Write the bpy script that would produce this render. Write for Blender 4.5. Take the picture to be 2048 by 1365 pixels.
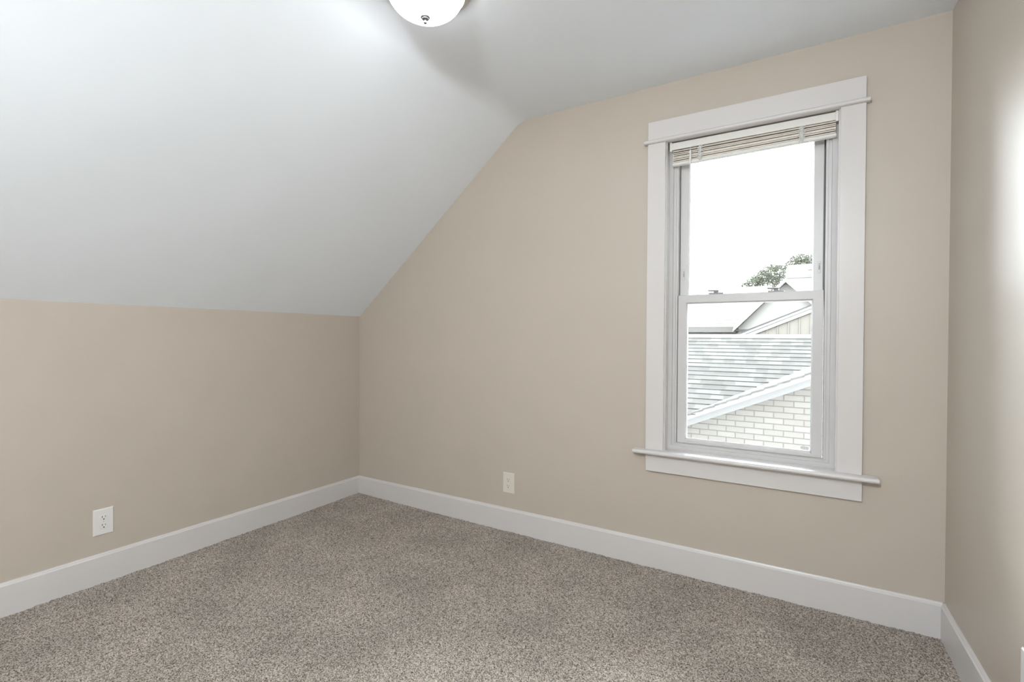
import bpy, bmesh, math, random
import numpy as np
from mathutils import Vector, Matrix
R = math.radians
scn = bpy.context.scene
for o in list(bpy.data.objects): bpy.data.objects.remove(o)
random.seed(7)

# ------------------------------------------------------------------ camera
cam = bpy.data.cameras.new('camera'); cam.sensor_width = 36; cam.lens = 17.373
cam.clip_start = 0.02; cam.clip_end = 300
co = bpy.data.objects.new('camera', cam); scn.collection.objects.link(co)
_r = Vector((0.85453533, 0.51935197, 0.00654986)); _u = Vector((-0.00992979, 0.00372746, 0.99994375)); _f = Vector((-0.51929834, 0.8545523, -0.0083423))
co.matrix_world = Matrix(((_r.x, _u.x, -_f.x, 2.91089), (_r.y, _u.y, -_f.y, -2.58262), (_r.z, _u.z, -_f.z, 1.19560), (0, 0, 0, 1)))
scn.camera = co

# ------------------------------------------------------------------ light and exposure
SKY = 44.0
w = bpy.data.worlds.new('overcast_sky'); scn.world = w; w.use_nodes = True
w.node_tree.nodes['Background'].inputs[0].default_value = (0.85, 0.935, 1.0, 1)
w.node_tree.nodes['Background'].inputs[1].default_value = SKY
scn.view_settings.view_transform = 'Standard'; scn.view_settings.look = 'None'
scn.view_settings.exposure = 0.12; scn.view_settings.gamma = 1.0; scn.view_settings.use_curve_mapping = False

LAMP_XY = (1.6702, -1.1763)
LAMP_E = 8.5
# unseen fill light added behind the camera to brighten the room
rl = bpy.data.lights.new('rear_fill_light', 'POINT'); rl.energy = 112.0; rl.shadow_soft_size = 0.12; rl.color = (0.875, 0.95, 1.0)
ro = bpy.data.objects.new('rear_fill_light', rl); ro.location = (2.6, -3.15, 2.1); scn.collection.objects.link(ro)

# ------------------------------------------------------------------ materials
def mat(name, col, rough=0.5, metal=0.0, spec=0.5, bump=0.0, bscale=200.0, var=0.0, vscale=3.0, coat=0.0):
    m = bpy.data.materials.new(name); m.use_nodes = True; nt = m.node_tree; N = nt.nodes; L = nt.links
    b = N['Principled BSDF']
    b.inputs['Base Color'].default_value = (*col, 1); b.inputs['Roughness'].default_value = rough
    b.inputs['Metallic'].default_value = metal; b.inputs['Specular IOR Level'].default_value = spec
    if coat: b.inputs['Coat Weight'].default_value = coat
    tc = N.new('ShaderNodeTexCoord')
    if bump:
        n = N.new('ShaderNodeTexNoise'); n.inputs['Scale'].default_value = bscale; n.inputs['Detail'].default_value = 3
        L.new(tc.outputs['Object'], n.inputs['Vector'])
        bp = N.new('ShaderNodeBump'); bp.inputs['Strength'].default_value = bump; bp.inputs['Distance'].default_value = 0.002
        L.new(n.outputs['Fac'], bp.inputs['Height']); L.new(bp.outputs['Normal'], b.inputs['Normal'])
    if var:
        n = N.new('ShaderNodeTexNoise'); n.inputs['Scale'].default_value = vscale; n.inputs['Detail'].default_value = 2
        L.new(tc.outputs['Object'], n.inputs['Vector'])
        r = N.new('ShaderNodeValToRGB')
        r.color_ramp.elements[0].position = 0.3; r.color_ramp.elements[1].position = 0.7
        r.color_ramp.elements[0].color = (*[c * (1 - var) for c in col], 1)
        r.color_ramp.elements[1].color = (*[min(1, c * (1 + var)) for c in col], 1)
        L.new(n.outputs['Fac'], r.inputs['Fac']); L.new(r.outputs['Color'], b.inputs['Base Color'])
    return m

M = {}
M['wall'] = mat('beige_wall_paint', (0.52, 0.458, 0.392), 0.42, bump=0.12, bscale=260, var=0.012, vscale=2.5)
M['ceiling'] = mat('white_ceiling_paint', (0.86, 0.90, 0.95), 0.6, bump=0.12, bscale=220, var=0.01, vscale=2.0)
M['trim'] = mat('white_trim_paint', (0.66, 0.632, 0.62), 0.30, bump=0.03, bscale=90)
M['vinyl'] = mat('white_window_vinyl', (0.60, 0.585, 0.58), 0.33, var=0.01, vscale=9)
M['blind'] = mat('white_blind_enamel', (0.76, 0.74, 0.70), 0.4, var=0.01)
M['slat'] = mat('ivory_blind_slat', (0.72, 0.66, 0.59), 0.4, var=0.05, vscale=30)
M['cord'] = mat('white_cord', (0.8, 0.79, 0.76), 0.7, bump=0.3, bscale=900)
M['wand'] = mat('clear_white_plastic_rod', (0.78, 0.78, 0.76), 0.2, var=0.01)
M['plate'] = mat('white_outlet_plastic', (0.76, 0.74, 0.72), 0.3, var=0.01, vscale=20)
M['plate_ivory'] = mat('ivory_outlet_plastic', (0.70, 0.66, 0.58), 0.3, var=0.01, vscale=20)
M['slot'] = mat('dark_slot', (0.012, 0.010, 0.009), 0.6, var=0.1)
M['screw'] = mat('painted_screw', (0.62, 0.60, 0.58), 0.3, var=0.05, vscale=80)
M['finial'] = mat('dark_nickel', (0.30, 0.30, 0.30), 0.5, metal=1.0, bump=0.05, bscale=500)
M['nickel'] = mat('brushed_nickel', (0.62, 0.61, 0.60), 0.3, metal=1.0, bump=0.05, bscale=500)
M['lock'] = mat('grey_lock_plastic', (0.26, 0.26, 0.255), 0.35, var=0.02, vscale=60)
M['rubber'] = mat('dark_weatherstrip', (0.03, 0.03, 0.03), 0.8, var=0.1)
M['sticker'] = mat('grey_glass_label', (0.14, 0.14, 0.15), 0.5, var=0.15, vscale=300)
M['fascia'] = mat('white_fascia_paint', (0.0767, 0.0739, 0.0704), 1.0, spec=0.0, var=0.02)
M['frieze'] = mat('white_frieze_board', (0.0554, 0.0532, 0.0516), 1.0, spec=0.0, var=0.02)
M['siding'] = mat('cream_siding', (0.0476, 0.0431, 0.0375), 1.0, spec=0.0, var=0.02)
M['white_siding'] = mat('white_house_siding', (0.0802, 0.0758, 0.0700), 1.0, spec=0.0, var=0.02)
M['roofedge'] = mat('shaded_shingle_edge', (0.0215, 0.0205, 0.0193), 1.0, spec=0.0, var=0.2, vscale=20)  # edge grey set darker to paint the shadow lines between roof courses
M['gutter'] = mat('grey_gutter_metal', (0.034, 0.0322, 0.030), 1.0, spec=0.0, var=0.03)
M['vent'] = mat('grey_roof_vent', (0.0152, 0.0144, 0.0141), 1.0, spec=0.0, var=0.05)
M['bark'] = mat('tree_bark', (0.0107, 0.0082, 0.0063), 1.0, spec=0.0, bump=0.5, bscale=20, var=0.2, vscale=10)
M['lawn'] = mat('lawn_grass', (0.0226, 0.0264, 0.0138), 1.0, spec=0.0, bump=0.4, bscale=30, var=0.2, vscale=4)

def glass_mat():
    m = bpy.data.materials.new('window_glass'); m.use_nodes = True; nt = m.node_tree; N = nt.nodes; L = nt.links
    N.remove(N['Principled BSDF']); out = N['Material Output']
    t = N.new('ShaderNodeBsdfTransparent'); t.inputs[0].default_value = (0.97, 0.98, 0.975, 1)
    g = N.new('ShaderNodeBsdfGlossy'); g.inputs['Roughness'].default_value = 0.02
    lw = N.new('ShaderNodeFresnel'); lw.inputs['IOR'].default_value = 1.45
    mx = N.new('ShaderNodeMixShader'); L.new(lw.outputs[0], mx.inputs[0]); L.new(t.outputs[0], mx.inputs[1]); L.new(g.outputs[0], mx.inputs[2])
    L.new(mx.outputs[0], out.inputs['Surface']); return m
M['glass'] = glass_mat()

def label_mat():
    m = bpy.data.materials.new('see_through_grey_label'); m.use_nodes = True; nt = m.node_tree
    t = nt.nodes.new('ShaderNodeBsdfTransparent'); mx = nt.nodes.new('ShaderNodeMixShader'); mx.inputs[0].default_value = 0.7
    b = nt.nodes['Principled BSDF']; b.inputs['Base Color'].default_value = (0.6, 0.6, 0.62, 1); b.inputs['Specular IOR Level'].default_value = 0
    nt.links.new(t.outputs[0], mx.inputs[1]); nt.links.new(b.outputs[0], mx.inputs[2]); nt.links.new(mx.outputs[0], nt.nodes['Material Output'].inputs['Surface'])
    return m
M['sticker'] = label_mat()

def dome_mat():
    m = bpy.data.materials.new('lit_frosted_glass'); m.use_nodes = True
    b = m.node_tree.nodes['Principled BSDF']; b.inputs['Base Color'].default_value = (0.85, 0.84, 0.82, 1); b.inputs['Roughness'].default_value = 0.3
    b.inputs['Emission Color'].default_value = (0.95, 0.975, 1.0, 1); b.inputs['Emission Strength'].default_value = LAMP_E
    return m
M['dome'] = dome_mat()

def carpet_mat():
    m = bpy.data.materials.new('flecked_beige_carpet'); m.use_nodes = True; nt = m.node_tree; N = nt.nodes; L = nt.links
    b = N['Principled BSDF']; b.inputs['Roughness'].default_value = 0.95; b.inputs['Specular IOR Level'].default_value = 0.15
    b.inputs['Sheen Weight'].default_value = 0.08; b.inputs['Sheen Roughness'].default_value = 0.6
    tc = N.new('ShaderNodeTexCoord')
    v = N.new('ShaderNodeTexVoronoi'); v.inputs['Scale'].default_value = 300; v.inputs['Randomness'].default_value = 1
    L.new(tc.outputs['Object'], v.inputs['Vector'])
    n = N.new('ShaderNodeTexNoise'); n.inputs['Scale'].default_value = 210; n.inputs['Detail'].default_value = 4; n.inputs['Roughness'].default_value = 0.75
    L.new(tc.outputs['Object'], n.inputs['Vector'])
    sep = N.new('ShaderNodeSeparateColor'); L.new(v.outputs['Color'], sep.inputs[0])
    mx = N.new('ShaderNodeMath'); mx.operation = 'MULTIPLY_ADD'; mx.inputs[1].default_value = 0.55
    L.new(sep.outputs[0], mx.inputs[0]); L.new(n.outputs['Fac'], mx.inputs[2])
    r = N.new('ShaderNodeValToRGB'); e = r.color_ramp.elements
    e[0].position = 0.42; e[0].color = (0.038, 0.027, 0.019, 1)
    e[1].position = 1.05 if False else 1.0; e[1].color = (0.62, 0.56, 0.495, 1)
    a = e.new(0.56); a.color = (0.160, 0.125, 0.098, 1)
    a = e.new(0.78); a.color = (0.375, 0.318, 0.266, 1)
    L.new(mx.outputs[0], r.inputs['Fac'])
    pn = N.new('ShaderNodeTexNoise'); pn.inputs['Scale'].default_value = 3.2; pn.inputs['Detail'].default_value = 3; L.new(tc.outputs['Object'], pn.inputs['Vector'])
    pr = N.new('ShaderNodeMapRange'); pr.inputs['From Min'].default_value = 0.3; pr.inputs['From Max'].default_value = 0.7; pr.inputs['To Min'].default_value = 0.88; pr.inputs['To Max'].default_value = 1.16
    L.new(pn.outputs['Fac'], pr.inputs['Value'])
    pm = N.new('ShaderNodeVectorMath'); pm.operation = 'SCALE'; L.new(r.outputs['Color'], pm.inputs[0]); L.new(pr.outputs[0], pm.inputs['Scale'])
    L.new(pm.outputs[0], b.inputs['Base Color'])
    bp = N.new('ShaderNodeBump'); bp.inputs['Strength'].default_value = 0.9; bp.inputs['Distance'].default_value = 0.004
    L.new(mx.outputs[0], bp.inputs['Height']); L.new(bp.outputs['Normal'], b.inputs['Normal'])
    return m
M['carpet'] = carpet_mat()

def brick_mat(name, c1, c2, mortar, bw, rh, ms, axes='XZ', off=0.5, bumps=0.5, loc=(0, 0, 0), bias=0.0, noise=0.1):
    m = bpy.data.materials.new(name); m.use_nodes = True; nt = m.node_tree; N = nt.nodes; L = nt.links
    b = N['Principled BSDF']; b.inputs['Roughness'].default_value = 1.0; b.inputs['Specular IOR Level'].default_value = 0.0
    tc = N.new('ShaderNodeTexCoord'); s = N.new('ShaderNodeSeparateXYZ'); c = N.new('ShaderNodeCombineXYZ')
    mp = N.new('ShaderNodeMapping'); mp.inputs['Location'].default_value = loc
    L.new(tc.outputs['Object'], mp.inputs['Vector']); L.new(mp.outputs[0], s.inputs[0])
    L.new(s.outputs[axes[0]], c.inputs[0]); L.new(s.outputs[axes[1]], c.inputs[1])
    k = N.new('ShaderNodeTexBrick'); L.new(c.outputs[0], k.inputs['Vector'])
    k.offset = off; k.inputs['Scale'].default_value = 1
    k.inputs['Color1'].default_value = (*c1, 1); k.inputs['Color2'].default_value = (*c2, 1); k.inputs['Mortar'].default_value = (*mortar, 1)
    k.inputs['Brick Width'].default_value = bw; k.inputs['Row Height'].default_value = rh; k.inputs['Mortar Size'].default_value = ms
    k.inputs['Mortar Smooth'].default_value = 0.1; k.inputs['Bias'].default_value = bias
    n = N.new('ShaderNodeTexNoise'); n.inputs['Scale'].default_value = 90; n.inputs['Detail'].default_value = 3; L.new(tc.outputs['Object'], n.inputs['Vector'])
    r = N.new('ShaderNodeMapRange'); r.inputs['To Min'].default_value = 1 - noise; r.inputs['To Max'].default_value = 1 + noise; L.new(n.outputs['Fac'], r.inputs['Value'])
    mu = N.new('ShaderNodeVectorMath'); mu.operation = 'SCALE'; L.new(k.outputs['Color'], mu.inputs[0]); L.new(r.outputs[0], mu.inputs['Scale'])
    L.new(mu.outputs[0], b.inputs['Base Color'])
    bp = N.new('ShaderNodeBump'); bp.inputs['Strength'].default_value = bumps; bp.inputs['Distance'].default_value = 0.006; bp.invert = True
    L.new(k.outputs['Fac'], bp.inputs['Height']); L.new(bp.outputs['Normal'], b.inputs['Normal'])
    return m
M['brick'] = brick_mat('pale_cream_brick', (0.0395, 0.0365, 0.0335), (0.0355, 0.0325, 0.0296), (0.0246, 0.0216, 0.0188), 0.206, 0.0705, 0.006, loc=(0.045, 0, 0.0225))
M['shingle'] = brick_mat('grey_patchwork_shingles', (0.0290, 0.0277, 0.0260), (0.0192, 0.0184, 0.0174), (0.0215, 0.0203, 0.0191), 0.15, 0.14, 0.0, axes='XY', off=0.37, bumps=0.0, noise=0.12, bias=-0.1)
M['pale_shingle'] = brick_mat('pale_grey_shingles', (0.0421, 0.0398, 0.0363), (0.0345, 0.0327, 0.0308), (0.0290, 0.0275, 0.0259), 0.3, 0.14, 0.004, axes='XY', off=0.37, bumps=0.0, noise=0.08)

def leaf_mat():
    m = bpy.data.materials.new('pale_green_leaves'); m.use_nodes = True; nt = m.node_tree; N = nt.nodes; L = nt.links
    b = N['Principled BSDF']; b.inputs['Roughness'].default_value = 1.0; b.inputs['Specular IOR Level'].default_value = 0.0
    g = N.new('ShaderNodeNewGeometry'); r = N.new('ShaderNodeValToRGB'); e = r.color_ramp.elements
    e[0].color = (0.016, 0.019, 0.012, 1); e[1].color = (0.042, 0.044, 0.034, 1)
    L.new(g.outputs['Random Per Island'], r.inputs['Fac']); L.new(r.outputs['Color'], b.inputs['Base Color'])
    b.inputs['Transmission Weight'].default_value = 0.0
    return m
M['leaf'] = leaf_mat()

# ------------------------------------------------------------------ helpers
def obj(name, bm, m, parent=None, smooth=False, kind=None, bevel=0.0, seg=2, autos=None):
    bmesh.ops.recalc_face_normals(bm, faces=bm.faces)
    me = bpy.data.meshes.new(name); bm.to_mesh(me); bm.free()
    o = bpy.data.objects.new(name, me); scn.collection.objects.link(o)
    for k in (m if isinstance(m, (list, tuple)) else [m]): me.materials.append(k)
    if smooth:
        for p in me.polygons: p.use_smooth = True
        if autos:
            try: me.set_sharp_from_angle(angle=R(autos))
            except Exception: pass
    if bevel:
        b = o.modifiers.new('bevel', 'BEVEL'); b.width = bevel; b.segments = seg; b.limit_method = 'ANGLE'; b.angle_limit = R(40)
    if parent: o.parent = parent
    if kind: o['kind'] = kind
    return o
def empty(name, loc=(0, 0, 0), kind=None):
    o = bpy.data.objects.new(name, None); o.location = loc; o.empty_display_size = 0.05; scn.collection.objects.link(o)
    if kind: o['kind'] = kind
    return o
def tag(o, label, cat, group=None):
    o['label'] = label; o['category'] = cat
    if group: o['group'] = group
    return o
def box(bm, x0, x1, y0, y1, z0, z1, mi=0):
    v = [bm.verts.new(p) for p in ((x0, y0, z0), (x1, y0, z0), (x1, y1, z0), (x0, y1, z0), (x0, y0, z1), (x1, y0, z1), (x1, y1, z1), (x0, y1, z1))]
    for f in ((0, 3, 2, 1), (4, 5, 6, 7), (0, 1, 5, 4), (1, 2, 6, 5), (2, 3, 7, 6), (3, 0, 4, 7)):
        bm.faces.new([v[i] for i in f]).material_index = mi
    return v
def prism(bm, poly, fn, a, b, cap=True):
    """extrude a closed 2D polygon from parameter a to b; fn(u, v, t) -> point"""
    A = [bm.verts.new(fn(u, v, a)) for u, v in poly]; B = [bm.verts.new(fn(u, v, b)) for u, v in poly]
    n = len(poly)
    for i in range(n): bm.faces.new((A[i], A[(i + 1) % n], B[(i + 1) % n], B[i]))
    if cap: bm.faces.new(A[::-1]); bm.faces.new(B)
def rects(bm, loops, closed=True):
    """mitred ring: successive rectangles (x0, x1, z0, z1, y) bridged"""
    V = []
    for x0, x1, z0, z1, y in loops:
        V.append([bm.verts.new(p) for p in ((x0, y, z0), (x1, y, z0), (x1, y, z1), (x0, y, z1))])
    n = len(V); rng = range(n) if closed else range(n - 1)
    for i in rng:
        A, B = V[i], V[(i + 1) % n]
        for j in range(4): bm.faces.new((A[j], A[(j + 1) % 4], B[(j + 1) % 4], B[j]))
def lathe(bm, prof, c, n=48, axis='Z', close=False):
    rings = []
    for r, h in prof:
        if r < 1e-6:
            rings.append([bm.verts.new((c[0], c[1], c[2] + h))] * 1); continue
        rings.append([bm.verts.new((c[0] + r * math.cos(2 * math.pi * i / n), c[1] + r * math.sin(2 * math.pi * i / n), c[2] + h)) for i in range(n)])
    for A, B in zip(rings, rings[1:]):
        for i in range(n):
            j = (i + 1) % n
            if len(A) == 1 and len(B) == 1: continue
            if len(A) == 1: bm.faces.new((A[0], B[j], B[i]))
            elif len(B) == 1: bm.faces.new((A[i], A[j], B[0]))
            else: bm.faces.new((A[i], A[j], B[j], B[i]))
def tube(bm, pts, r, n=8):
    pts = [Vector(p) for p in pts]; rings = []
    for i, p in enumerate(pts):
        d = (pts[min(i + 1, len(pts) - 1)] - pts[max(i - 1, 0)]).normalized()
        a = d.orthogonal().normalized() if i == 0 else (pa - pa.dot(d) * d).normalized()
        pa = a; b = d.cross(a); rr = r[i] if isinstance(r, (list, tuple)) else r
        rings.append([bm.verts.new(p + rr * (math.cos(2 * math.pi * k / n) * a + math.sin(2 * math.pi * k / n) * b)) for k in range(n)])
    for A, B in zip(rings, rings[1:]):
        for k in range(n): bm.faces.new((A[k], A[(k + 1) % n], B[(k + 1) % n], B[k]))
    bm.faces.new(rings[0][::-1]); bm.faces.new(rings[-1])

# ------------------------------------------------------------------ room shell
H = 2.5; KNEE = 1.342; XB = 1.394; W = 3.3733; TA = math.tan(R(2.0864)); YF = -4.1; TW = 0.16
def sag(x, y):            # the old floor lies a little higher in the far corner
    return 0.020 * math.exp(-math.hypot(x, y) / 0.9)
def wr(y): return W - y * TA

# ceiling: sloped part and flat part are one skin with an eased bend
def ceil_profile():
    p = [(-0.0, KNEE)]; d = Vector((XB, H - KNEE)).normalized(); r = 0.06
    a = Vector((XB, H)) - d * r
    n = 8
    pts = [(0.0, KNEE), (a.x, a.y)]
    c0, c1, c2 = a, Vector((XB, H)), Vector((XB + r, H))
    for i in range(1, n): 
        t = i / n; q = c0 * (1 - t) ** 2 + c1 * 2 * t * (1 - t) + c2 * t * t; pts.append((q.x, q.y))
    pts.append((XB + r, H)); return pts
cp = ceil_profile()
bm = bmesh.new()
top = [(u - 0.06 * (1 if i < 2 else 0), v + 0.12) for i, (u, v) in enumerate(cp)]
far = [(3.75, H)]
poly = cp + far + [(3.75, H + 0.12)] + [(XB - 0.03, H + 0.12), (-0.12, KNEE + 0.04), (-0.12, KNEE)]
prism(bm, poly, lambda u, v, t: (u, t, v), YF - 0.1, TW)
obj('ceiling', bm, M['ceiling'], smooth=True, autos=35, kind='structure')

# window wall with its opening (cells around the opening, cut by the roof line)
OX0, OX1, OZ0, OZ1 = 2.254, 3.014, 0.585, 2.212
bm = bmesh.new()
def yprism(bm, poly): prism(bm, poly, lambda u, v, t: (u, t, v), 0.0, TW)
gx = [0.0] + [u for u, v in cp[1:]]
roof = dict(cp)
pts_top = [(u, v) for u, v in cp] + [(OX0, H)]
outer = [(-0.12, -0.1), (OX0, -0.1), (OX0, H)] + [(u, v) for u, v in cp[::-1]] + [(-0.12, KNEE)]
yprism(bm, outer)
yprism(bm, [(OX0, -0.1), (OX1, -0.1), (OX1, OZ0), (OX0, OZ0)])
yprism(bm, [(OX0, OZ1), (OX1, OZ1), (OX1, H), (OX0, H)])
yprism(bm, [(OX1, -0.1), (3.75, -0.1), (3.75, H), (OX1, H)])
bmesh.ops.remove_doubles(bm, verts=bm.verts, dist=1e-5)
obj('wall_back', bm, M['wall'], kind='structure')
# knee wall on the left
bm = bmesh.new(); box(bm, -0.12, 0, YF - 0.1, 0, -0.1, KNEE); obj('wall_left', bm, M['wall'], kind='structure')
# right wall runs slightly out of square
bm = bmesh.new()
prism(bm, [(wr(0), 0.0), (wr(0) + 0.12, 0.0), (wr(YF) + 0.12, YF - 0.1), (wr(YF), YF - 0.1)], lambda u, v, t: (u, v, t), -0.1, H)
obj('wall_right', bm, M['wall'], kind='structure')
# wall behind the camera, following the roof line
bm = bmesh.new()
prism(bm, [(0, -0.1), (wr(YF), -0.1), (wr(YF), H)] + cp[::-1], lambda u, v, t: (u, t, v), YF - 0.1, YF)
obj('wall_front', bm, M['wall'], kind='structure')

# carpeted floor as a height field of tufts
def floor_mesh():
    x0, x1, y0, y1 = -0.05, 3.60, YF - 0.05, 0.05
    step = 0.0045; nx = int((x1 - x0) / step); ny = int((y1 - y0) / step)
    rng = np.random.default_rng(3)
    X, Y = np.meshgrid(np.linspace(x0, x1, nx), np.linspace(y0, y1, ny))
    h = rng.random((ny, nx)); h = (h + np.roll(h, 1, 0) + np.roll(h, 1, 1) + np.roll(np.roll(h, 1, 0), 1, 1)) / 4
    lo = rng.random((ny // 14 + 2, nx // 14 + 2))
    ii = np.arange(ny) / 14; jj = np.arange(nx) / 14; i0 = ii.astype(int); j0 = jj.astype(int); fi = (ii - i0)[:, None]; fj = (jj - j0)[None, :]
    L = lo[i0][:, j0] * (1 - fi) * (1 - fj) + lo[i0 + 1][:, j0] * fi * (1 - fj) + lo[i0][:, j0 + 1] * (1 - fi) * fj + lo[i0 + 1][:, j0 + 1] * fi * fj
    Z = 0.020 * np.exp(-np.hypot(X, Y) / 0.9) + (h - 0.5) * 0.009 + (L - 0.5) * 0.003 - 0.002
    jx = (rng.random((ny, nx)) - 0.5) * 0.003; jy = (rng.random((ny, nx)) - 0.5) * 0.003
    V = np.stack([X + jx, Y + jy, Z], -1).reshape(-1, 3).astype(np.float32)
    idx = np.arange(nx * ny).reshape(ny, nx)
    F = np.stack([idx[:-1, :-1], idx[:-1, 1:], idx[1:, 1:], idx[1:, :-1]], -1).reshape(-1, 4).astype(np.int32)
    me = bpy.data.meshes.new('floor'); me.vertices.add(len(V)); me.vertices.foreach_set('co', V.ravel())
    me.loops.add(F.size); me.loops.foreach_set('vertex_index', F.ravel())
    me.polygons.add(len(F)); me.polygons.foreach_set('loop_start', np.arange(0, F.size, 4, dtype=np.int32))
    me.polygons.foreach_set('use_smooth', np.ones(len(F), dtype=bool))
    me.update(calc_edges=True); me.materials.append(M['carpet'])
    o = bpy.data.objects.new('floor', me); scn.collection.objects.link(o); o['kind'] = 'structure'
floor_mesh()

# baseboards
BB = 0.143; BT = 0.014
bprof = [(0, -0.03), (BT, -0.03), (BT, BB - 0.013), (BT - 0.0045, BB - 0.0085), (BT - 0.0045, BB - 0.006), (BT - 0.008, BB), (0, BB)]
bm = bmesh.new(); prism(bm, bprof, lambda u, v, t: (t, -u, v), 0.0, W); obj('baseboard_back', bm, M['trim'], kind='structure')
bm = bmesh.new(); prism(bm, bprof, lambda u, v, t: (u, t - (BT * 0.98 if False else 0), v), YF, -0.0005); obj('baseboard_left', bm, M['trim'], kind='structure')
bm = bmesh.new(); prism(bm, bprof, lambda u, v, t: (wr(t) - u, t, v), YF, -0.0005); obj('baseboard_right', bm, M['trim'], kind='structure')
bm = bmesh.new(); prism(bm, bprof, lambda u, v, t: (t, YF + u, v), BT, wr(YF) - BT); obj('baseboard_front', bm, M['trim'], kind='structure')

# ------------------------------------------------------------------ window
win = empty('window_1', (2.634, 0, 0.6), 'structure')
def wobj(name, bm, m, parent=win, **k):
    o = obj(name, bm, m, None, **k)
    o.parent = parent; o.matrix_parent_inverse = Matrix.Translation(-Vector(win.location)) if parent is win else Matrix.Identity(4)
    return o
CF = -0.019
for x0, x1 in ((2.1715, 2.2615), (3.0065, 3.097)):
    bm = bmesh.new(); box(bm, x0, x1, CF, 0, 0.616, 2.198); wobj('side_casing', bm, M['trim'], bevel=0.0012)
bm = bmesh.new(); box(bm, 2.1725, 3.0965, CF, 0, 2.2155, 2.311); wobj('head_casing', bm, M['trim'], bevel=0.0012)
# rounded cap strip between side casings and header
def nose(x0, x1, z0, z1, yb, yf, n=8):
    zc = (z0 + z1) / 2; r = (z1 - z0) / 2
    pr = [(yb, z0)] + [(yf + r - r * math.cos(a), zc + r * math.sin(a)) for a in np.linspace(-math.pi / 2, math.pi / 2, n)] + [(yb, z1)]
    bm = bmesh.new(); prism(bm, pr, lambda u, v, t: (t, u, v), x0, x1); return bm
wobj('cap_moulding', nose(2.153, 3.1125, 2.1965, 2.2155, 0, -0.036), M['trim'], smooth=True, autos=50, bevel=0.003)
bm = nose(2.112, 3.155, 0.595, 0.616, 0.0, -0.060); wobj('stool', bm, M['trim'], smooth=True, autos=50, bevel=0.004)
bm = bmesh.new(); box(bm, 2.256, 3.012, 0.0, 0.052, 0.595, 0.6155); wobj('stool_inner', bm, M['trim'])
bm = bmesh.new(); box(bm, 2.1725, 3.0975, CF, 0, 0.504, 0.595); wobj('apron', bm, M['trim'], bevel=0.0012)
# jamb boards
bm = bmesh.new()
box(bm, 2.2545, 2.2665, -0.0005, TW, 0.60, 2.2115); box(bm, 3.0005, 3.0135, -0.0005, TW, 0.60, 2.2115); box(bm, 2.2665, 3.0005, -0.0005, TW, 2.1995, 2.2115)
wobj('jamb', bm, M['trim'])
# vinyl frame
def inset(i, y, o=(2.2665, 3.0005, 0.6155, 2.1995), s=(1, 1, 1, 1)):
    return (o[0] + i * s[0], o[1] - i * s[1], o[2] + i * s[2], o[3] - i * s[3], y)
bm = bmesh.new()
rects(bm, [inset(0, 0.15), inset(0, 0.052), inset(0.020, 0.050), inset(0.0212, 0.054), inset(0.0225, 0.057), inset(0.033, 0.057), inset(0.0338, 0.053), inset(0.0355, 0.053), inset(0.0362, 0.059), inset(0.044, 0.059, s=(1, 1, 0.83, 1)), inset(0.044, 0.15, s=(1, 1, 0.83, 1))])
wobj('window_frame', bm, M['vinyl'])
# parting track between the two sashes and the dark weatherstrips
FX0, FX1 = 2.3105, 2.9565
bm = bmesh.new()
for x0, x1 in ((FX0 - 0.001, FX0 + 0.0022), (FX1 - 0.0022, FX1 + 0.001)):
    box(bm, x0, x1, 0.064, 0.074, 0.653, 1.416); box(bm, x0, x1, 0.104, 0.112, 1.37, 2.155)
wobj('weatherstrip', bm, M['rubber'])
bm = bmesh.new()
for x0, x1 in ((FX0 - 0.002, 2.325), (2.943, FX1 + 0.002)):
    box(bm, x0, x1, 0.1245, 0.15, 0.63, 2.158)
wobj('outer_stop', bm, M['vinyl'])
def sash(name, x0, x1, z0, z1, gx0, gx1, gz0, gz1, y0, y1):
    bm = bmesh.new()
    e = 0.0025; yg = (y0 + y1) / 2
    rects(bm, [(x0, x1, z0, z1, y1), (x0, x1, z0, z1, y0 + e), (x0 + e, x1 - e, z0 + e, z1 - e, y0),
               (gx0 - 0.006, gx1 + 0.006, gz0 - 0.006, gz1 + 0.006, y0), (gx0 - 0.0045, gx1 + 0.0045, gz0 - 0.0045, gz1 + 0.0045, y0 + 0.0025),
               (gx0, gx1, gz0, gz1, yg - 0.002), (gx0, gx1, gz0, gz1, y1)])
    s = wobj(name, bm, M['vinyl'])
    bm = bmesh.new(); box(bm, gx0 - 0.003, gx1 + 0.003, yg - 0.002, yg + 0.002, gz0 - 0.003, gz1 + 0.003)
    g = obj('glass_pane', bm, M['glass']); g.parent = s
    return s
lower = sash('lower_sash', 2.3135, 2.9535, 0.653, 1.4165, 2.3595, 2.9065, 0.674, 1.372, 0.057, 0.084)
upper = sash('upper_sash', 2.3135, 2.9505, 1.372, 2.156, 2.362, 2.9065, 1.416, 2.12, 0.096, 0.124)
# white glazing stop on the lower rail (bright ledge under the pane)
bm = bmesh.new(); prism(bm, [(0.0585, 0.6685), (0.0675, 0.680), (0.0685, 0.680), (0.0685, 0.668)], lambda u, v, t: (t, u, v), 2.3595, 2.9065)
obj('glazing_stop', bm, M['vinyl'], lower)
bm = bmesh.new(); box(bm, 2.869, 2.901, 0.0672, 0.0682, 0.6845, 0.698); obj('glass_label', bm, M['sticker'], lower)
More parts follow.
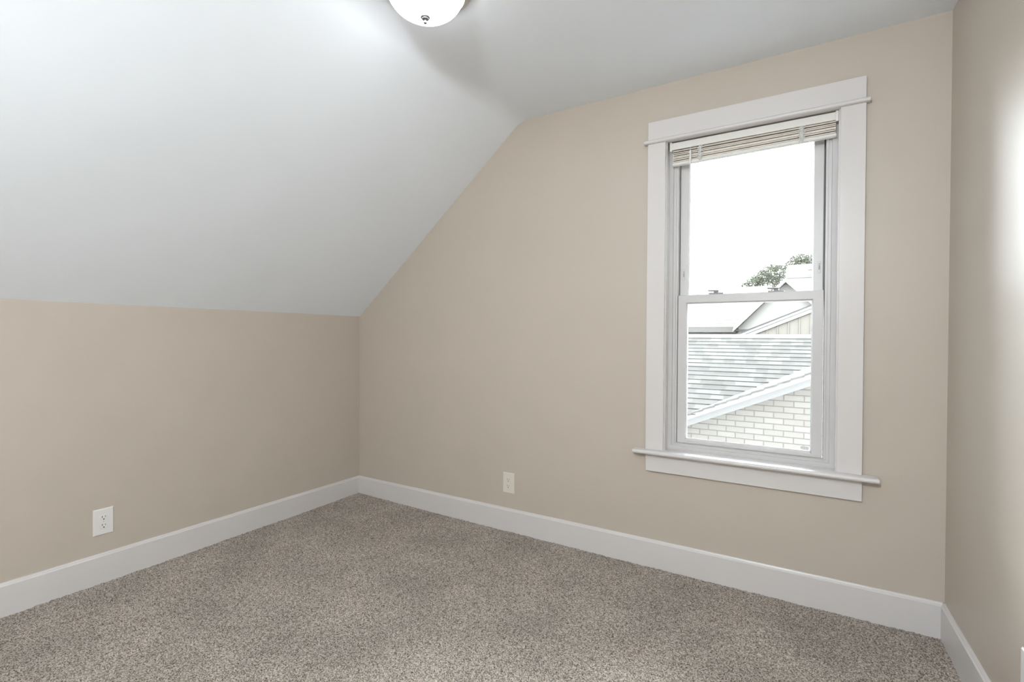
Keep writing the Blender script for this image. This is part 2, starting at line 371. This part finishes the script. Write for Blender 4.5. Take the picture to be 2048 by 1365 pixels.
# cam locks on the meeting rail
for x in (2.496, 2.762):
    bm = bmesh.new()
    box(bm, x - 0.034, x + 0.034, 0.060, 0.082, 1.416, 1.4235)
    lathe(bm, [(0.0001, 0), (0.012, 0), (0.012, 0.008), (0.009, 0.0105), (0.0001, 0.0108)], (x, 0.072, 1.4225), 16)
    vs = box(bm, x - 0.036, x + 0.012, 0.0655, 0.0755, 1.4305, 1.4370)
    for v in vs:
        if v.co.x < x: v.co.z += 0.001; v.co.y -= 0.010
    obj('sash_lock', bm, M['lock'], lower, bevel=0.0012)
for x in (2.3335, 2.935):
    bm = bmesh.new(); box(bm, x - 0.0055, x + 0.0055, 0.0935, 0.0965, 1.497, 1.553)
    l = obj('night_latch', bm, M['vinyl'], upper, bevel=0.002)
    bm = bmesh.new()
    for k, z in enumerate((1.540, 1.532, 1.527, 1.522, 1.517)):
        box(bm, x - 0.0022, x + 0.0022, 0.0928, 0.0938, z - 0.0014, z + 0.0014)
    obj('latch_grip', bm, M['slot'], l)

# ------------------------------------------------------------------ mini blind pulled up
bl = tag(empty('mini_blind', (2.64, 0.03, 2.19)), 'white mini blind pulled fully up at the top of the window', 'window blind')
def bobj(name, bm, m, parent=bl, **k):
    o = obj(name, bm, m, None, **k); o.parent = parent
    if parent is bl: o.matrix_parent_inverse = Matrix.Translation(-Vector(bl.location))
    return o
BX0, BX1 = 2.288, 2.993
def tz(x): return 0.010 * (x - BX0) / (BX1 - BX0)
bm = bmesh.new(); box(bm, BX0 - 0.003, BX1 + 0.001, 0.012, 0.044, 2.158, 2.1935); bobj('headrail', bm, M['blind'], bevel=0.0015)
for xx in (BX0 - 0.012, BX1 - 0.004):
    bm = bmesh.new(); box(bm, xx, xx + 0.011, 0.010, 0.046, 2.152, 2.1985)
    bobj('mounting_bracket', bm, M['blind'], bevel=0.001)
bm = bmesh.new(); ns = 7; rr = random.Random(5)
for s in range(ns):
    zb = 2.0945 + s * 0.0088 + rr.uniform(-.0013, .0013); dy = rr.uniform(-0.002, 0.0045); tilt = rr.uniform(-0.0025, 0.0025)
    nseg = 10; ncol = 8; a = []
    sg = rr.uniform(-0.0022, 0.0012)
    for i in range(nseg + 1):
        x = BX0 + 0.003 + (BX1 - BX0 - 0.006) * i / nseg; row = []
        for j in range(ncol + 1):
            c = j / ncol; y = 0.0145 + dy + 0.025 * c
            z = zb + tz(x) * (1 - s / ns * 0.8) + 0.0028 * math.sin(math.pi * c) + tilt * (c - .5) + sg * math.sin(math.pi * i / nseg * rr.choice((1,)))
            row.append((bm.verts.new((x, y, z)), bm.verts.new((x, y, z + 0.0048))))
        a.append(row)
    for i in range(nseg):
        for j in range(ncol):
            bm.faces.new((a[i][j][0], a[i + 1][j][0], a[i + 1][j + 1][0], a[i][j + 1][0]))
            bm.faces.new((a[i][j][1], a[i][j + 1][1], a[i + 1][j + 1][1], a[i + 1][j][1]))
        bm.faces.new((a[i][0][0], a[i][0][1], a[i + 1][0][1], a[i + 1][0][0]))
bobj('slat_stack', bm, M['slat'], smooth=True, autos=40)
bm = bmesh.new(); v = box(bm, BX0, BX1, 0.0135, 0.0405, 2.0785, 2.0925)
for p in v:
    p.co.z += tz(p.co.x)
bobj('bottom_rail', bm, M['blind'], bevel=0.003)
for x in (2.424, 2.861):
    bm = bmesh.new(); rr = random.Random(int(x * 1000))
    for k in range(7):
        pts = []; ph = rr.uniform(0, 6); n = 26; xo = x + rr.uniform(-0.007, 0.007)
        for i in range(n):
            t = i / (n - 1); z = 2.157 - t * 0.068
            pts.append((xo + 0.0065 * math.sin(ph + t * 17 + k) + rr.uniform(-.0012, .0012), 0.0105 - 0.004 * abs(math.sin(ph + t * 23)), z + 0.004 * math.sin(t * 31 + ph)))
        tube(bm, pts, 0.0009, 5)
    box(bm, x - 0.006, x + 0.006, 0.0095, 0.012, 2.0835, 2.158)
    bobj('ladder_cord', bm, M['cord'], smooth=True)
wd = None
bm = bmesh.new(); tube(bm, [(2.3795, 0.002, 2.120), (2.379, 0.0005, 2.085), (2.3775, -0.004, 1.8), (2.376, -0.008, 1.5), (2.376, -0.008, 1.481)], [0.0026, 0.0028, 0.0028, 0.0030, 0.0034], 6)
wd = bobj('tilt_wand', bm, M['wand'])
bm = bmesh.new(); tube(bm, [(2.3795, 0.001, 2.1385), (2.3795, 0.001, 2.132), (2.379, 0.0005, 2.08), (2.379, 0.0005, 2.072)], [0.003, 0.0052, 0.0052, 0.0042], 12)
obj('wand_sleeve', bm, M['cord'], None, smooth=True, autos=40).parent = wd
bm = bmesh.new(); tube(bm, [(2.3795, 0.012, 2.157), (2.3795, 0.004, 2.156), (2.3795, -0.001, 2.151), (2.3795, 0.001, 2.143), (2.3795, 0.003, 2.139)], 0.0013, 8)
obj('wand_hook', bm, M['wand'], None, smooth=True).parent = wd
for nm in ('tilt_wand', 'wand_sleeve', 'wand_hook'): pass

# ------------------------------------------------------------------ outlets
def outlet(loc, rz, m, label):
    """built facing -Y at origin then turned; plate centre at loc"""
    t = tag(empty('wall_outlet', loc), label, 'electrical outlet'); t.rotation_euler = (0, 0, rz)
    w2, h2 = 0.0405, 0.063; bm = bmesh.new()
    V = []
    for i, y in ((0, 0), (0.0, -0.0018), (0.0035, -0.0055)):
        V.append([bm.verts.new(p) for p in ((-w2 + i, y, -h2 + i), (w2 - i, y, -h2 + i), (w2 - i, y, h2 - i), (-w2 + i, y, h2 - i))])
    for A, B in zip(V, V[1:]):
        for j in range(4): bm.faces.new((A[j], A[(j + 1) % 4], B[(j + 1) % 4], B[j]))
    bm.faces.new(V[0][::-1]); bm.faces.new(V[-1])
    obj('cover_plate', bm, m, t, bevel=0.0006)
    for s in (1, -1):
        zc = s * 0.0195; bm = bmesh.new(); n = 32; pts = []
        for k in range(n):
            a = 2 * math.pi * k / n; u = 0.0172 * math.cos(a); v = 0.0172 * math.sin(a); v = max(-0.0145, min(0.0145, v)); pts.append((u, v + zc))
        A = [bm.verts.new((u, -0.0050, v)) for u, v in pts]; B = [bm.verts.new((u, -0.0068, v)) for u, v in pts]
        C = [bm.verts.new((u * 0.96, -0.0074, (v - zc) * 0.96 + zc)) for u, v in pts]
        for P, Q in ((A, B), (B, C)):
            for k in range(n): bm.faces.new((P[k], P[(k + 1) % n], Q[(k + 1) % n], Q[k]))
        bm.faces.new(C)
        r = obj('receptacle', bm, m, t)
        bm = bmesh.new()
        box(bm, -0.0074, -0.0052, -0.0077, -0.0060, zc + 0.0005, zc + 0.0095); box(bm, 0.0052, 0.0072, -0.0077, -0.0060, zc + 0.0015, zc + 0.0085)
        c = [bm.verts.new((0.0030 * math.cos(a), -0.0077, zc - 0.0068 + 0.0028 * math.sin(a))) for a in np.linspace(0, 2 * math.pi, 17)[:-1]]; bm.faces.new(c)
        d = [bm.verts.new((p.co.x, -0.006, p.co.z)) for p in c]
        for k in range(16): bm.faces.new((c[k], c[(k + 1) % 16], d[(k + 1) % 16], d[k]))
        obj('slot', bm, M['slot'], r)
    bm = bmesh.new(); A = [bm.verts.new((0.0032 * math.cos(a), -0.0048, 0.0032 * math.sin(a))) for a in np.linspace(0, 2 * math.pi, 17)[:-1]]
    B = [bm.verts.new((p.co.x * .8, -0.0066, p.co.z * .8)) for p in A]
    for k in range(16): bm.faces.new((A[k], A[(k + 1) % 16], B[(k + 1) % 16], B[k]))
    bm.faces.new(B); obj('screw', bm, M['screw'], t)
    return t
outlet((1.326, 0, 0.2975), 0, M['plate_ivory'], 'ivory duplex wall outlet low on the window wall, left of the window')
outlet((0, -1.574, 0.2935), R(90), M['plate'], 'white duplex wall outlet low on the left knee wall above the baseboard')
yo = -0.789
outlet((wr(yo), yo, 0.3135), R(-90 + 2.0864), M['plate'], 'white wall outlet on the right wall, cut off by the photo edge')

# ------------------------------------------------------------------ ceiling light
cl = tag(empty('ceiling_light', (LAMP_XY[0], LAMP_XY[1], H)), 'lit flush-mount ceiling light with white glass bowl and nickel rim', 'ceiling light')
bm = bmesh.new()
lathe(bm, [(0.0001, 0), (0.170, 0), (0.1765, -0.004), (0.1765, -0.009), (0.172, -0.013), (0.168, -0.014), (0.166, -0.020), (0.160, -0.024), (0.1565, -0.025), (0.155, -0.031), (0.150, -0.034), (0.146, -0.034), (0.145, -0.026), (0.0001, -0.024)], (0, 0, 0), 96)
obj('base_pan', bm, M['nickel'], cl, smooth=True, autos=30)
bm = bmesh.new(); pr = []
for k in range(25):
    a = math.pi / 2 * k / 24; pr.append((0.1435 * math.cos(a) if k < 24 else 0.0, -0.018 - 0.100 * math.sin(a)))
lathe(bm, pr, (0, 0, 0), 96)
obj('glass_bowl', bm, M['dome'], cl, smooth=True)
bm = bmesh.new()
lathe(bm, [(0.0001, -0.1165), (0.0165, -0.1165), (0.0175, -0.119), (0.0165, -0.1215), (0.013, -0.1225), (0.0125, -0.126), (0.009, -0.129), (0.0055, -0.130), (0.0050, -0.133), (0.0068, -0.137), (0.0062, -0.1405), (0.003, -0.143), (0.0, -0.1435)], (0, 0, 0), 32)
obj('finial', bm, M['finial'], cl, smooth=True, autos=40)

# portal that guides sky light through the window
pl = bpy.data.lights.new('window_portal', 'AREA'); pl.shape = 'RECTANGLE'; pl.size = 0.74; pl.size_y = 1.6; pl.cycles.is_portal = True
po = bpy.data.objects.new('window_portal', pl); po.location = (2.634, TW + 0.01, 1.4); po.rotation_euler = (R(-90), 0, 0); scn.collection.objects.link(po)

# ------------------------------------------------------------------ outdoors
GZ = -3.2
bm = bmesh.new(); box(bm, -40, 40, TW + 0.4, 70, GZ - 0.1, GZ); obj('ground', bm, M['lawn'], kind='structure')

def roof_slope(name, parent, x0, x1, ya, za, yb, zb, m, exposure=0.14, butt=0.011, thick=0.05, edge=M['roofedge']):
    """shingled slope rising from eave (ya, za) to ridge (yb, zb): real stepped courses"""
    Lr = math.hypot(yb - ya, zb - za); n = max(1, int(round(Lr / exposure))); th = math.atan2(zb - za, abs(yb - ya)); sy = 1 if yb > ya else -1
    bm = bmesh.new()
    prof = []
    for k in range(n):
        s = Lr * k / n; s2 = Lr * (k + 1) / n
        prof += [(s, butt if k else butt), (s2, 0.0)]
    full = [(0, 0 - thick)] + prof + [(Lr, -thick)]
    A = [bm.verts.new((x0, s, h)) for s, h in full]; B = [bm.verts.new((x1, s, h)) for s, h in full]
    N_ = len(full)
    for i in range(N_):
        f = bm.faces.new((A[i], A[(i + 1) % N_], B[(i + 1) % N_], B[i]))
        s0, h0 = full[i]; s1, h1 = full[(i + 1) % N_]
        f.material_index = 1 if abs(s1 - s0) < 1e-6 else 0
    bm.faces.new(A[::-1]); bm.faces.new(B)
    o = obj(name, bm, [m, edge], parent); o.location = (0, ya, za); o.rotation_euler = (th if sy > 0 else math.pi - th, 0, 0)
    if sy < 0: o.rotation_euler = (th, 0, math.pi)
    return o

# nearest neighbour: brick gable in front of a long shingled roof
na = tag(empty('brick_house'), 'nearest neighbouring house with pale brick gable and patchwork grey shingle roof', 'house')
RY, RZ = 6.15, 1.24                      # main ridge
M1 = 0.41
YE = 3.745; ZE = RZ - M1 * (RY - YE)
roof_slope('rear_roof', na, -6.5, 3.5, 2 * RY - YE, ZE, RY, RZ, M['shingle'])
bm = bmesh.new(); prism(bm, [(-0.13, -0.055), (0, 0.022), (0.13, -0.055), (0.13, -0.075), (0, 0.0), (-0.13, -0.075)], lambda u, v, t: (t, RY + u, RZ + v), -3.5, 6.5)
obj('ridge_cap', bm, M['pale_shingle'], na)
# gable: left rake from measured points, ridge out of view to the right
S2 = (0.818 - 0.255) / (2.888 - 1.604)
def rz(x): return 0.255 + S2 * (x - 1.604)
GR = 3.9; GP = rz(GR)                      # gable peak
GL = -0.2
def grf(x): return rz(x) if x <= GR else GP - S2 * (x - GR)
XR = 2 * GR - GL
# main slope: stepped courses, each ending at the valley with the brick gable
bm = bmesh.new(); th = math.atan(M1); Lr = (RY - YE) / math.cos(th); n = round(Lr / 0.14)
for k in range(n):
    s0, s1 = Lr * k / n, Lr * (k + 1) / n
    zz = ZE + (s0 + s1) / 2 * math.sin(th); xv = 1.604 + (zz - 0.255) / S2
    for xa, xb in ((-3.5, xv + 0.04), (2 * GR - xv - 0.04, 10.0)):
        if xa < xb:
            A = [bm.verts.new((xa, a, b)) for a, b in ((s0, 0.011), (s1, 0), (s1, -0.03), (s0, -0.03))]
            B = [bm.verts.new((xb, a, b)) for a, b in ((s0, 0.011), (s1, 0), (s1, -0.03), (s0, -0.03))]
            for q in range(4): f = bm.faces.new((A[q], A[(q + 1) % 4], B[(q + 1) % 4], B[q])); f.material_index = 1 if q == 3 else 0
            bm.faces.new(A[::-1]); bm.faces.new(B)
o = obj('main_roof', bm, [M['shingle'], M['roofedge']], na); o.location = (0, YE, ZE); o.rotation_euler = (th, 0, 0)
# gable roof slopes (run back into the main roof)
for nm, xa, xb in (('gable_roof', GL, GR), ('gable_roof', XR, GR)):
    bm = bmesh.new()
    n = int(math.hypot(xb - xa, GP - rz(GL)) / 0.14)
    for k in range(n):
        t0, t1 = k / n, (k + 1) / n; u0, u1 = xa + (xb - xa) * t0, xa + (xb - xa) * t1
        z0, z1 = grf(u0), grf(u1)
        yb0 = RY - (RZ - z0) / M1 + 0.15; yb1 = RY - (RZ - z1) / M1 + 0.15
        a = [bm.verts.new(p) for p in ((u0, 3.72, z0 + 0.012), (u1, 3.72, z1), (u1, max(3.9, yb1), z1), (u0, max(3.9, yb0), z0 + 0.012))]
        b = [bm.verts.new((p.co.x, p.co.y, p.co.z - 0.024)) for p in a]
        f = bm.faces.new(a)
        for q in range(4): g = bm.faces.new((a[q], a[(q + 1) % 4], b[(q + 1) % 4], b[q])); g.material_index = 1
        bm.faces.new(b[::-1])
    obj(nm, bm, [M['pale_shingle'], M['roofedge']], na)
bm = bmesh.new()
def board(bm, z_hi, z_lo, y0, y1, xa=GL, xb=XR):
    P = [(xa, grf(xa) + z_hi), (GR, GP + z_hi), (xb, grf(xb) + z_hi), (xb, grf(xb) + z_lo), (GR, GP + z_lo), (xa, grf(xa) + z_lo)]
    prism(bm, P, lambda u, v, t: (u, t, v), y0, y1)
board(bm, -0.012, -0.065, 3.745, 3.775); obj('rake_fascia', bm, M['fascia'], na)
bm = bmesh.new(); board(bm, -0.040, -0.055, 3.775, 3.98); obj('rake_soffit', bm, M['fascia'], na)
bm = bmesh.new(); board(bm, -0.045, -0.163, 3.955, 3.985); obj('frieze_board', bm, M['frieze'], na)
bm = bmesh.new(); prism(bm, [(GL + 0.3, GZ), (XR - 0.3, GZ), (XR - 0.3, grf(XR - 0.3) - 0.06), (GR, GP - 0.06), (GL + 0.3, grf(GL + 0.3) - 0.06)], lambda u, v, t: (u, t, v), 3.985, 8.0)
obj('brick_wall', bm, M['brick'], na)
bm = bmesh.new(); box(bm, -3.2, 0.5, 4.2, 8.2, GZ, ZE - 0.02); obj('house_body', bm, M['brick'], na)

# second house: long white roof with eave, gutter and cross gable
nb = tag(empty('white_roof_house'), 'white-roofed house beyond the shingle ridge with a small pointed gable', 'house')
roof_slope('long_roof', nb, -8.0, 1.75, 12.0, 1.50, 16.0, 2.96, M['pale_shingle'], exposure=0.3, butt=0.006, edge=M['pale_shingle'])
bm = bmesh.new(); box(bm, -8, 1.155, 11.88, 12.0, 1.36, 1.49); obj('gutter', bm, M['gutter'], nb)
bm = bmesh.new(); tube(bm, [(1.17, 11.35, 1.50), (1.17, 11.35, 1.43)], 0.03, 8); box(bm, 1.20, 1.8, 11.3, 11.4, 1.38, 1.43); obj('gutter_end', bm, M['vent'], nb)
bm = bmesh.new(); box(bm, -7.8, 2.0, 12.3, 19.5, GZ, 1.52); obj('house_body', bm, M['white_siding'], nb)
# pointed gable facing the window: peak (2.336, 2.6)
PX, PZ = 2.336, 2.59; sl = (2.577 - 1.524) / (2.336 - 1.322)
def gz(x, pz=PZ): return pz - sl * abs(x - PX)
bm = bmesh.new()
xl, xr = 1.16, 2 * PX - 1.16
for a, b in ((xl, PX), (PX, xr)):
    P = [(a, gz(a) + 0.10), (b, gz(b) + 0.10), (b, gz(b)), (a, gz(a))]
    prism(bm, P, lambda u, v, t: (u, t, v), 11.25, 15.2)
obj('gable_roof', bm, M['fascia'], nb)
bm = bmesh.new(); prism(bm, [(xl + .1, GZ), (xr - .1, GZ), (xr - .1, gz(xr - .1)), (PX, PZ), (xl + .1, gz(xl + .1))], lambda u, v, t: (u, t, v), 11.5, 15.0)
obj('gable_wall', bm, M['white_siding'], nb)

# third house: nearer low gable with vertical board siding
ne = tag(empty('board_gable_house'), 'low gable with cream vertical board siding just beyond the shingle ridge', 'house')
S3 = (1.859 - 1.337) / (2.864 - 1.654)
EX, EXZ = 4.6, 1.337 + S3 * (4.6 - 1.654)
def ez(x): return EXZ - S3 * abs(x - EX)
ea, eb = 1.3, 7.9
def eboard(hi, lo, y0, y1, name, m):
    bm = bmesh.new(); P = [(ea, ez(ea) + hi), (EX, EXZ + hi), (eb, ez(eb) + hi), (eb, ez(eb) + lo), (EX, EXZ + lo), (ea, ez(ea) + lo)]
    prism(bm, P, lambda u, v, t: (u, t, v), y0, y1); return obj(name, bm, m, ne)
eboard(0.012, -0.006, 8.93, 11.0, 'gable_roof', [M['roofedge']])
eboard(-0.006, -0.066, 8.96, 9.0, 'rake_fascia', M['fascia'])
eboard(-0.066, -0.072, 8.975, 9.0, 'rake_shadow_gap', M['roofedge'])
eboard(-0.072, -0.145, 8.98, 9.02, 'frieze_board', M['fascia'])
bm = bmesh.new(); prism(bm, [(ea + .2, 0.9), (eb - .2, 0.9), (eb - .2, ez(eb - .2) - .02), (EX, EXZ - .02), (ea + .2, ez(ea + .2) - .02)], lambda u, v, t: (u, t, v), 9.03, 10.9)
obj('gable_wall', bm, M['siding'], ne)
bm = bmesh.new()
x = 1.7
while x < 7.4:
    box(bm, x, x + 0.02, 9.012, 9.03, 0.2, ez(x) - 0.1); x += 0.195
obj('batten', bm, M['siding'], ne)

# farthest white block with its roof vent
nd = tag(empty('tall_white_house'), 'tall white house behind the pointed gable, at the right edge of the glass', 'house')
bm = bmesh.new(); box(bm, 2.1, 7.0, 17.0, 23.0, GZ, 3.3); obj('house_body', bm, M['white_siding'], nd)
bm = bmesh.new(); box(bm, 2.09, 7.1, 16.95, 23.0, 3.28, 3.40)
prism(bm, [(16.95, 3.40), (23.0, 3.40), (20.0, 4.0), (19.0, 4.0)], lambda u, v, t: (t, u, v), 2.09, 7.1)
obj('roof', bm, M['pale_shingle'], nd)
bm = bmesh.new(); box(bm, 2.76, 2.92, 17.6, 17.75, 3.5, 3.62); obj('roof_vent', bm, M['vent'], nd)

# trees
def tree(loc, h, blobs, nleaf, label, seed):
    t = tag(empty('leafy_tree', loc), label, 'tree', None)
    rr = random.Random(seed); bm = bmesh.new()
    tube(bm, [(0, 0, 0), (0.05, 0, h * .3), (-0.05, 0.05, h * .6), (0, 0, h * .85)], [0.2, 0.17, 0.12, 0.04], 10)
    for b in blobs:
        z0 = h * rr.uniform(.45, .65); tube(bm, [(0, 0, z0), (b[0] * .5, b[1] * .5, (z0 + b[2]) / 2 + .1), (b[0], b[1], b[2])], [0.07, 0.045, 0.015], 6)
    obj('trunk', bm, M['bark'], t, smooth=True)
    bm = bmesh.new()
    vol = sum(b[3] ** 2 for b in blobs)
    for b in blobs:
        for _ in range(int(nleaf * b[3] ** 2 / vol)):
            d = Vector((rr.gauss(0, 1), rr.gauss(0, 1), rr.gauss(0, 1))).normalized() * b[3] * rr.uniform(.35, 1.08) ** .6
            c = Vector(b[:3]) + Vector((d.x, d.y, d.z * .8)); s = rr.uniform(.035, .06)
            a = Vector((rr.gauss(0, 1), rr.gauss(0, 1), rr.gauss(0, .6))).normalized(); e = a.orthogonal().normalized(); e.rotate(Matrix.Rotation(rr.uniform(0, 6), 3, a))
            n_ = a.cross(e) * .3
            P = [c - a * s, c - a * s * .2 + e * s * .5, c + a * s, c - a * s * .2 - e * s * .5]
            bm.faces.new([bm.verts.new(p) for p in P])
    obj('foliage', bm, M['leaf'], t)
    return t
tree((0.9, 24, GZ), 6.9, [(-.45, 0, 7.1, .42), (-.1, .2, 7.3, .48), (.2, .2, 7.6, .48), (.55, 0, 7.5, .5), (.5, .1, 8.0, .28), (.75, .2, 7.85, .3), (-.85, .2, 6.95, .22), (.8, .2, 7.2, .5), (0, .3, 6.9, .7), (0, .5, 6.2, .9)], 12000,
     'pale green tree rising behind the white roof, left of the tall white house', 3)
tree((2.3, 26, GZ), 7.7, [(-.3, 0, 8.3, .36), (0.1, .2, 8.42, .36), (.5, .2, 8.35, .34), (.9, 0, 8.42, .36), (0.3, .3, 7.8, .7)], 7000,
     'tree whose crown shows just above the tall white house roof', 9)
